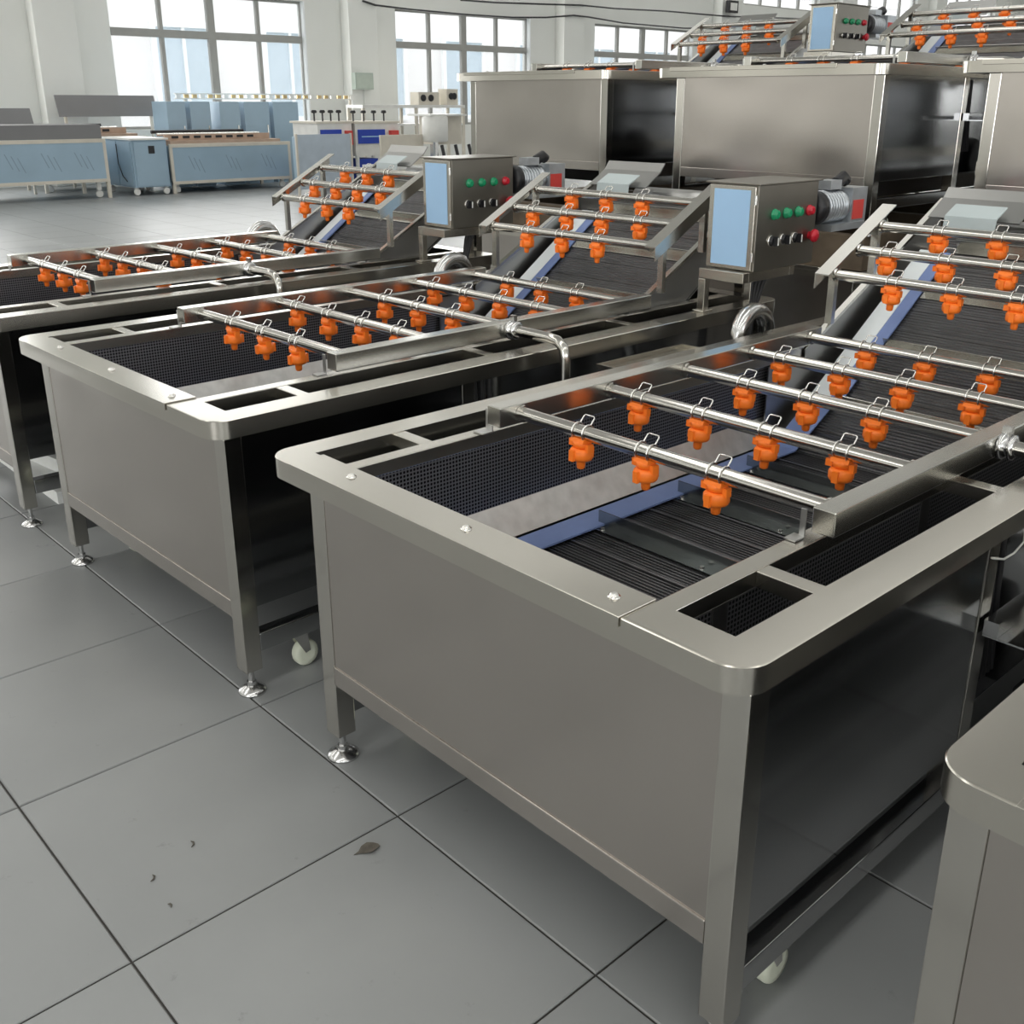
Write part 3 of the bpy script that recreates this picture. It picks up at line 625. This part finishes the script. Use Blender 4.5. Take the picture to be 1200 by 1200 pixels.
# ------------------------------------------------------------------ things on the floor
fo = thing('foam_board', (-2.2, .30, 0), 'thick white foam board lying flat under the washer', 'foam board')
put('slab', MB().box(-.42, .40, -.16, .30, 0, .05).mesh('slab', 'foam'), fo)
o = put('foam_board', MB().box(-.26, .38, -.12, .24, 0, .058).mesh('foam_board', 'foam'), None, (-2.25, .32, .0505), (0, 0, .12)); tag(o, 'smaller white foam board stacked on the larger foam board', 'foam board')
b = MB(); ol = [(-.030, 0, 0), (-.018, .004, .001), (-.008, .013, .004), (.006, .017, .005), (.018, .011, .004), (.026, .003, .003), (.027, -.004, .003), (.016, -.012, .005), (.004, -.016, .005), (-.008, -.010, .003), (-.018, -.003, .001)]
k = len(ol); vs = [(0, 0, .002)]+ol+[(0, 0, .0035)]+[(x, y, z+.0012) for x, y, z in ol]
b.add(vs, [(0, 1+(i+1) % k, 1+i) for i in range(k)]+[(k+1, k+2+i, k+2+(i+1) % k) for i in range(k)]+[(1+i, 1+(i+1) % k, k+2+(i+1) % k, k+2+i) for i in range(k)])
tag(put('dry_leaf', b.mesh('dry_leaf', 'leaf'), None, (.648, -.114, .0005), (0, 0, 1.35)), 'small dark dry leaf lying on the grey floor tile', 'leaf')
for (x, y, rz, s, lab) in ((.381, -.374, .3, 1, 'tiny dark curled scrap on the tile, the darkest one'), (.422, -.479, .1, 1, 'tiny brown curled scrap on the tile between two others'), (.517, -.487, .8, .6, 'smallest dark speck of scrap near the tile joint')):
    b = MB().tube([(-.010*s, -.003*s, .002), (-.004*s, .002*s, .003), (.004*s, .002*s, .003), (.010*s, -.003*s, .002)], .0016, 6, True, [.0008, .002, .002, .0008])
    tag(put('scrap_chip', b.mesh('scrap_chip', 'leaf'), None, (x, y, 0), (0, 0, rz-.7)), lab, 'scrap', 'scraps on the floor')

# ------------------------------------------------------------------ far machines by the windows
def film_unit(name, x, ya, yb, z0, z1, label, cat, legs=True, slots=False, hood=0.0, depth=1.1, group=None):
    """long blue-filmed machine, front face at x, running from ya to yb"""
    r = thing(name, (x-depth/2, (ya+yb)/2, 0), label, cat, group)
    of = (x-depth/2, (ya+yb)/2, 0)
    def P(nm, mb, mat, par=None): return put(nm, mb.mesh(nm, mat, of), par or r)
    P('film_panel', MB().box(x-.004, x, ya+.05, yb-.05, z0, z1), 'filmfar')
    P('body', MB().box(x-depth, x-.006, ya+.03, yb-.03, z0-.03, z1+.02), 'filmfar')
    P('top_rail', MB().box(x-.05, x+.006, ya, yb, z1, z1+.055), 'cream'); P('bottom_rail', MB().box(x-.05, x+.006, ya, yb, z0-.05, z0), 'cream')
    for yy in (ya, yb-.05):
        for xx in (x-.05, x-depth): P('leg', MB().box(xx, xx+.05, yy, yy+.05, .0, z1), 'cream')
    for yy in (ya+.12, yb-.15):
        P('caster', MB().lathe([(.05, -.02), (.06, -.01), (.06, .01), (.05, .02)], (x-.12, yy, .06), 12, 'x').box(x-.15, x-.09, yy-.03, yy+.03, .121, z0-.03), 'offwhite')
    pr = MB()
    for c_ in [ya+(yb-ya)*f for f in ((.2, .5, .8) if not hood else (.55, .72, .88))]:
        for a_ in range(3): pr.add([(x+.0015, c_-.14+.09*a_, z1-.14-.03*a_), (x+.0015, c_-.125+.09*a_, z1-.14-.03*a_), (x+.0015, c_-.035+.09*a_, z1-.36-.03*a_), (x+.0015, c_-.05+.09*a_, z1-.36-.03*a_)], [(0, 3, 2, 1)])
    P('film_print', pr, 'filmprint')['kind'] = 'stuff'
    if hood:
        P('hood_panel', MB().box(x-.10, x-.08, ya+.02, yb-.02, z1+.056, z1+.056+hood), 'greysheet')
        P('hood_top', MB().box(x-depth, x-.1005, ya+.02, yb-.02, z1+.04+hood, z1+.056+hood), 'greysheet')
    if slots:
        P('deck', MB().box(x-depth+.1, x-.16, ya+.1, yb-.1, z1+.021, z1+.10), 'tan')
        b = P('slot_rail', MB().box(x-.30, x-.27, ya+.05, yb-.25, z1+.1005, z1+.20), 'tan')
        nS = int((yb-ya-.5)/.20)
        for k in range(nS): P('slot', MB().box(x-.2695, x-.262, ya+.18+k*.20, ya+.30+k*.20, z1+.135, z1+.175), 'black', b)
        P('roller_bar', MB().tube([(x-.55, ya+.05, z1+.19), (x-.55, yb-.3, z1+.19)], .025, 10), 'wire'); P('roller_bar', MB().tube([(x-.75, ya+.05, z1+.23), (x-.75, yb-.5, z1+.23)], .03, 10), 'black')
        P('bar_support', MB().box(x-.80, x-.50, ya+.3, ya+.34, z1+.1005, z1+.165), 'cream'); P('bar_support', MB().box(x-.80, x-.50, yb-.6, yb-.56, z1+.1005, z1+.165), 'cream')
    return r
film_unit('film_covered_washer', -14.85, 2.6, 5.72, .30, .85, 'blue film covered machine with a dark grey hood on top', 'machine', hood=.21)
film_unit('roller_washer', -14.88, 6.78, 9.05, .20, .74, 'blue film covered machine with slotted roller deck beside a cabinet', 'machine', slots=True)
cabn = thing('control_cabinet', (-15.2, 6.42, 0), 'blue film covered cabinet with small black window beside the roller machine', 'cabinet')
def PC(nm, mb, mat): return put(nm, mb.mesh(nm, mat, (-15.2, 6.42, 0)), cabn)
PC('body', MB().box(-16.0, -14.86, 6.13, 6.72, .13, .87), 'filmfar'); PC('door', MB().box(-14.8595, -14.84, 6.16, 6.69, .15, .84), 'filmfar')
PC('top', MB().box(-16.02, -14.83, 6.10, 6.75, .8705, .90), 'offwhite'); PC('gauge_window', MB().box(-14.8395, -14.83, 6.40, 6.50, .66, .78), 'black')
PC('end_sheet', MB().box(-15.95, -15.45, 6.118, 6.1295, .16, .84), 'filmfar'); PC('end_sheet', MB().box(-15.42, -14.90, 6.118, 6.1295, .16, .84), 'filmfar')
PC('cord', MB().tube([(-15.40, 6.105, .80), (-15.38, 6.10, .5), (-15.25, 6.10, .3), (-15.10, 6.10, .22)], .008, 6), 'cable')
for yy in (6.16, 6.66):
    for xx in (-14.9, -15.9): PC('caster', MB().lathe([(.05, -.02), (.06, 0), (.05, .02)], (xx, yy, .06), 12, 'x').box(xx-.03, xx+.03, yy-.03, yy+.03, .121, .129), 'offwhite')
film_unit('roller_washer', -16.3, 5.2, 7.05, .25, .83, 'second slotted roller machine behind the blue cabinet', 'machine', slots=True, depth=.9)
def sheet(name, x, y0_, y1_, z0_, z1_, mat, label, cat, lean=.0):
    r = thing(name, (x, (y0_+y1_)/2, 0), label, cat); of = (x, (y0_+y1_)/2, 0)
    put('sheet', MB().add([(x, y0_, z0_), (x, y1_, z0_), (x-lean, y1_, z1_), (x-lean, y0_, z1_), (x-.02, y0_, z0_), (x-.02, y1_, z0_), (x-lean-.02, y1_, z1_), (x-lean-.02, y0_, z1_)],
        [(0, 1, 2, 3), (7, 6, 5, 4), (0, 4, 5, 1), (3, 2, 6, 7), (0, 3, 7, 4), (1, 5, 6, 2)]).mesh('sheet', mat, of), r)
    for yy in (y0_+.1, y1_-.14): put('stand_leg', MB().box(x-.07, x-.024, yy, yy+.04, 0, z0_+.05).mesh('stand_leg', 'cream', of), r)
    return r
sheet('tilted_cover', -17.3, 5.95, 7.75, 1.20, 1.56, 'greysheet', 'long grey sheet cover standing behind the roller machines', 'cover', .12)
sheet('tilted_cover', -16.25, 3.9, 5.15, 1.09, 1.35, 'greysheet', 'short grey sheet cover behind the hooded blue machine', 'cover', .10)
# row of tall blue doors
for k, (pa, pb) in enumerate(((193, 218), (220.5, 247), (255, 281.5), (284, 316), (318, 350))):
    x = -16.1; a = on_x(pa, 120, x).y; b_ = on_x(pb, 120, x).y
    r = thing('tall_cabinet', (x-.3, (a+b_)/2, 0), ('tall blue film covered cabinet at the hooded machine end of the row', 'tall blue film covered cabinet, second in the row', 'tall blue film covered cabinet in the middle of the row', 'tall blue film covered cabinet, second from the conveyor rail end', 'tall blue film covered cabinet closest to the wall switch box')[k], 'cabinet', 'tall blue cabinets in a row'); of = (x-.3, (a+b_)/2, 0)
    put('body', MB().box(x-.6, x-.012, a+.03, b_-.03, .0, 1.46).mesh('body', 'filmfar', of), r)
    put('door', MB().box(x-.0115, x, a+.025, b_-.025, .05, 1.45).mesh('door', 'filmfar', of), r)
    put('handle', MB().box(x+.0005, x+.02, b_-.09, b_-.07, .9, 1.05).mesh('handle', 'wire', of), r)
r = thing('conveyor_rail', (-17.05, 9.5, 0), 'long conveyor rail of pale bars and warm metal blocks above the blue cabinets', 'conveyor'); of = (-17.05, 9.5, 0)
ya, yb = on_x(205, 115, -17.05).y, on_x(420, 122, -17.05).y
for z in (1.50, 1.585): put('rail', MB().box(-17.08, -17.05, ya, yb, z, z+.022).mesh('rail', 'offwhite', of), r)
nB = int((yb-ya)/.16)
for k in range(nB): put('rail_block', MB().box(-17.09, -17.05, ya+.03+k*.16, ya+.12+k*.16, 1.5225, 1.5845).mesh('rail_block', 'brass' if k % 3 else 'offwhite', of), r)
for yy in (ya+.2, yb-.2): put('rail_post', MB().box(-17.11, -17.09, yy, yy+.05, 0, 1.60).mesh('rail_post', 'cream', of), r)
# machine with the big pale side sheet
x = -12.7; p0 = on_x(346, 158, x); p1 = on_x(412, 161, x)
r = thing('sorting_conveyor', (x-.5, (p0.y+p1.y)/2, 0), 'low machine with one large pale grey blue side sheet', 'machine'); of = (x-.5, (p0.y+p1.y)/2, 0)
put('side_sheet', MB().box(x-.012, x, p0.y+.02, p1.y-.02, .14, p0.z).mesh('side_sheet', plain('pale_grey_blue_sheet', (.42, .48, .54), .3, .5), of), r)
put('body', MB().box(x-.16, x-.0125, p0.y+.03, p1.y-.03, .16, p0.z-.03).mesh('body', 'filmfar', of), r)
for yy in (p0.y, p1.y-.03): put('edge_post', MB().box(x-.03, x+.008, yy, yy+.03, 0, p0.z+.01).mesh('edge_post', 'cream', of), r)
# packing machines with blue panels and red boxes
def packer(pxs, x, label):
    a = on_x(pxs[0], 150, x).y; b_ = on_x(pxs[1], 150, x).y; zt = on_x(pxs[0], 145, x).z
    r = thing('packing_machine', (x-.4, (a+b_)/2, 0), label, 'machine', 'packing machines by the window'); of = (x-.4, (a+b_)/2, 0)
    def Q(nm, mb, mat, par=None): return put(nm, mb.mesh(nm, mat, of), par or r)
    Q('body', MB().box(x-.8, x, a, b_, .55, zt), 'offwhite'); Q('blue_panel', MB().box(x+.0005, x+.02, a+.05, a+(b_-a)*.68, zt-.34, zt-.10), 'blue')
    Q('panel_stripe', MB().box(x+.0205, x+.024, a+.12, a+(b_-a)*.62, zt-.23, zt-.21), 'film'); Q('red_box', MB().box(x+.0005, x+.09, b_-(b_-a)*.22, b_-.04, zt-.36, zt-.12), 'redlabel')
    for yy in (a+.02, b_-.07):
        for xx in (x-.06, x-.78): Q('leg', MB().box(xx, xx+.05, yy, yy+.05, 0, .5495), 'offwhite')
    Q('lower_box', MB().box(x-.5, x-.05, a+.10, a+.5, .12, .5), 'blue'); Q('lower_motor', MB().lathe([(.10, 0), (.12, .02), (.12, .25), (.08, .3)], (x-.3, b_-.35, .3), 14, 'y'), 'silver')
    Q('deck', MB().box(x-.85, x+.02, a-.03, b_+.03, zt+.0005, zt+.035), 'cream')
    for k in range(4):
        yy = a+(b_-a)*(.15+.24*k)
        Q('adjuster', MB().tube([(x-.25, yy, zt+.0355), (x-.25, yy, zt+.17)], .015, 8).lathe([(.04, 0), (.055, .02), (.04, .05)], (x-.25, yy, zt+.17), 10), 'black')
    return r
packer((372, 412), -13.9, 'white packing machine with blue panel and red box, beside the pale side sheet')
packer((416, 466), -13.9, 'white packing machine with blue panel and red box, beside the round white hopper')
x = -12.2
r = thing('weighing_hopper', (x-.3, on_x(520, 150, x).y, 0), 'off white hopper machine with a rounded drum next to the stacked tanks', 'machine'); of = tuple(r.location)
def Q(nm, mb, mat, par=None): return put(nm, mb.mesh(nm, mat, of), par or r)
a, b_ = on_x(503, 150, x).y, on_x(545, 150, x).y; zt, zb = on_x(520, 136, x).z, on_x(520, 166, x).z
Q('hopper', MB().box(x-.6, x-.1, a+.25, b_, zb-.05, zt), 'cream'); Q('drum', MB().lathe([(.20, 0), (.22, .02), (.22, zt-zb-.02), (.20, zt-zb)], (x-.1, a+.2, zb), 16), 'offwhite')
Q('top_bar', MB().box(x-.6, x+.05, a, b_, zt+.001, zt+.03), 'offwhite'); Q('bottom_tray', MB().box(x-.7, x+.1, a-.9, b_, .42, .47), 'offwhite')
for yy in (a-.85, a+.1, b_-.1):
    for xx in (x-.65, x+.02): Q('leg', MB().box(xx, xx+.05, yy, yy+.05, 0, .4195), 'offwhite')
Q('panel', MB().box(x-.25, x-.2, a-.85, a+.02, .4705, zb+.12), 'cream'); Q('hopper_post', MB().box(x-.5, x-.42, a+.4, a+.48, .4705, zb-.0505), 'wire'); Q('hopper_post', MB().box(x-.12, x-.06, a+.17, a+.23, .4705, zb-.0005), 'wire')
for k in range(3): Q('hose', MB().tube([(x-.05, a+.3+.3*k, zb-.06), (x+.03, a+.3+.3*k, zb-.3), (x-.05, a+.25+.3*k, .48)], .03, 8), 'black')
# bench with instruments in front of the second window
x = -16.4
r = thing('work_bench', (x-.3, on_x(490, 130, x).y, 0), 'long pale bench under the second window with instruments on it', 'bench'); of = tuple(r.location)
a, b_ = on_x(425, 125, x).y, on_x(545, 125, x).y; zt = on_x(480, 123, x).z
Q('bench_top', MB().box(x-.6, x, a, b_, zt-.06, zt), 'offwhite'); Q('bench_shelf', MB().box(x-.6, x-.02, a+.05, b_-.05, zt-.42, zt-.38), 'offwhite')
for yy in (a, (a+b_)/2, b_-.06):
    for xx in (x-.06, x-.6): Q('leg', MB().box(xx, xx+.05, yy, yy+.06, 0, zt-.0605), 'cream')
for pa, pb, hh, lab in ((494, 518, .26, 'grey instrument box with two dark dials on the long bench'), (527, 540, .33, 'dark fronted instrument box at the tank end of the bench')):
    ya, yb = on_x(pa, 115, x).y, on_x(pb, 115, x).y
    r2_ = thing('instrument_box', (x-.25, (ya+yb)/2, zt+.0005), lab, 'instrument'); of2 = tuple(r2_.location)
    put('case', MB().box(x-.4, x-.1, ya, yb, zt+.0005, zt+hh).mesh('case', 'cream', of2), r2_)
    for yy in (ya+.12, (ya+yb)/2+.05): put('dial', MB().lathe([(.07, 0), (.07, .02), (.05, .03)], (x-.0995, yy, zt+hh*.55), 12, 'x').mesh('dial', 'black', of2), r2_)
# wall switch box, floodlight and sagging cables
p0 = on_x(416, 85, HALL_X0+.46); p1 = on_x(438, 105, HALL_X0+.46)
r = thing('switch_box', (HALL_X0+.40, p0.y+.3, p1.z), 'pale green grey switch box on the wall between windows', 'switch box'); of = tuple(r.location)
Q('case', MB().box(HALL_X0+.321, HALL_X0+.46, p0.y, p1.y, p1.z, p0.z), plain('green_grey_box', (.42, .48, .43), .5)); Q('door', MB().box(HALL_X0+.4605, HALL_X0+.47, p0.y+.03, p1.y-.03, p1.z+.03, p0.z-.03), plain('green_grey_door', (.45, .51, .45), .5))
Q('conduit', MB().tube([(HALL_X0+.34, p0.y+.3, p1.z-.001), (HALL_X0+.34, p0.y+.3, .2)], .015, 8), 'wall')
def wall_cable(pix, label, r=.02):
    pts = [on_x(px, py, HALL_X0+.36) for px, py in pix]
    sm = []
    for i in range(len(pts)-1):
        for t in range(6): sm.append(pts[i].lerp(pts[i+1], t/6))
    sm.append(pts[-1])
    c0 = sm[0]; mb = MB().tube([p-c0 for p in sm], r, 6)
    tag(put('wall_cable', mb.mesh('wall_cable', 'cable'), None, c0), label, 'cable')
wall_cable([(425, 1), (440, 6), (480, 11), (545, 17), (600, 20.5), (640, 20.5), (672, 18), (690, 20), (730, 27), (800, 33), (860, 34)], 'thin dark cable sagging low across the wall above the windows', .022)
wall_cable([(540, 0), (580, 3), (640, 5), (680, 6), (720, 10), (780, 13), (850, 19), (940, 22)], 'thin dark cable strung higher along the wall above the other cable', .022)
p = on_x(858, 8, HALL_X0+.5)
r = thing('floodlight', p, 'small dark floodlight fixed high on the far wall', 'floodlight'); of = tuple(r.location)
Q('lamp_head', MB().box(p.x-.06, p.x+.06, p.y-.22, p.y+.22, p.z-.16, p.z+.16), 'black'); Q('lens', MB().box(p.x+.0605, p.x+.07, p.y-.16, p.y+.16, p.z-.10, p.z+.10), 'offwhite'); Q('bracket', MB().box(HALL_X0+.001, p.x-.061, p.y-.05, p.y+.05, p.z-.05, p.z+.05), 'black')
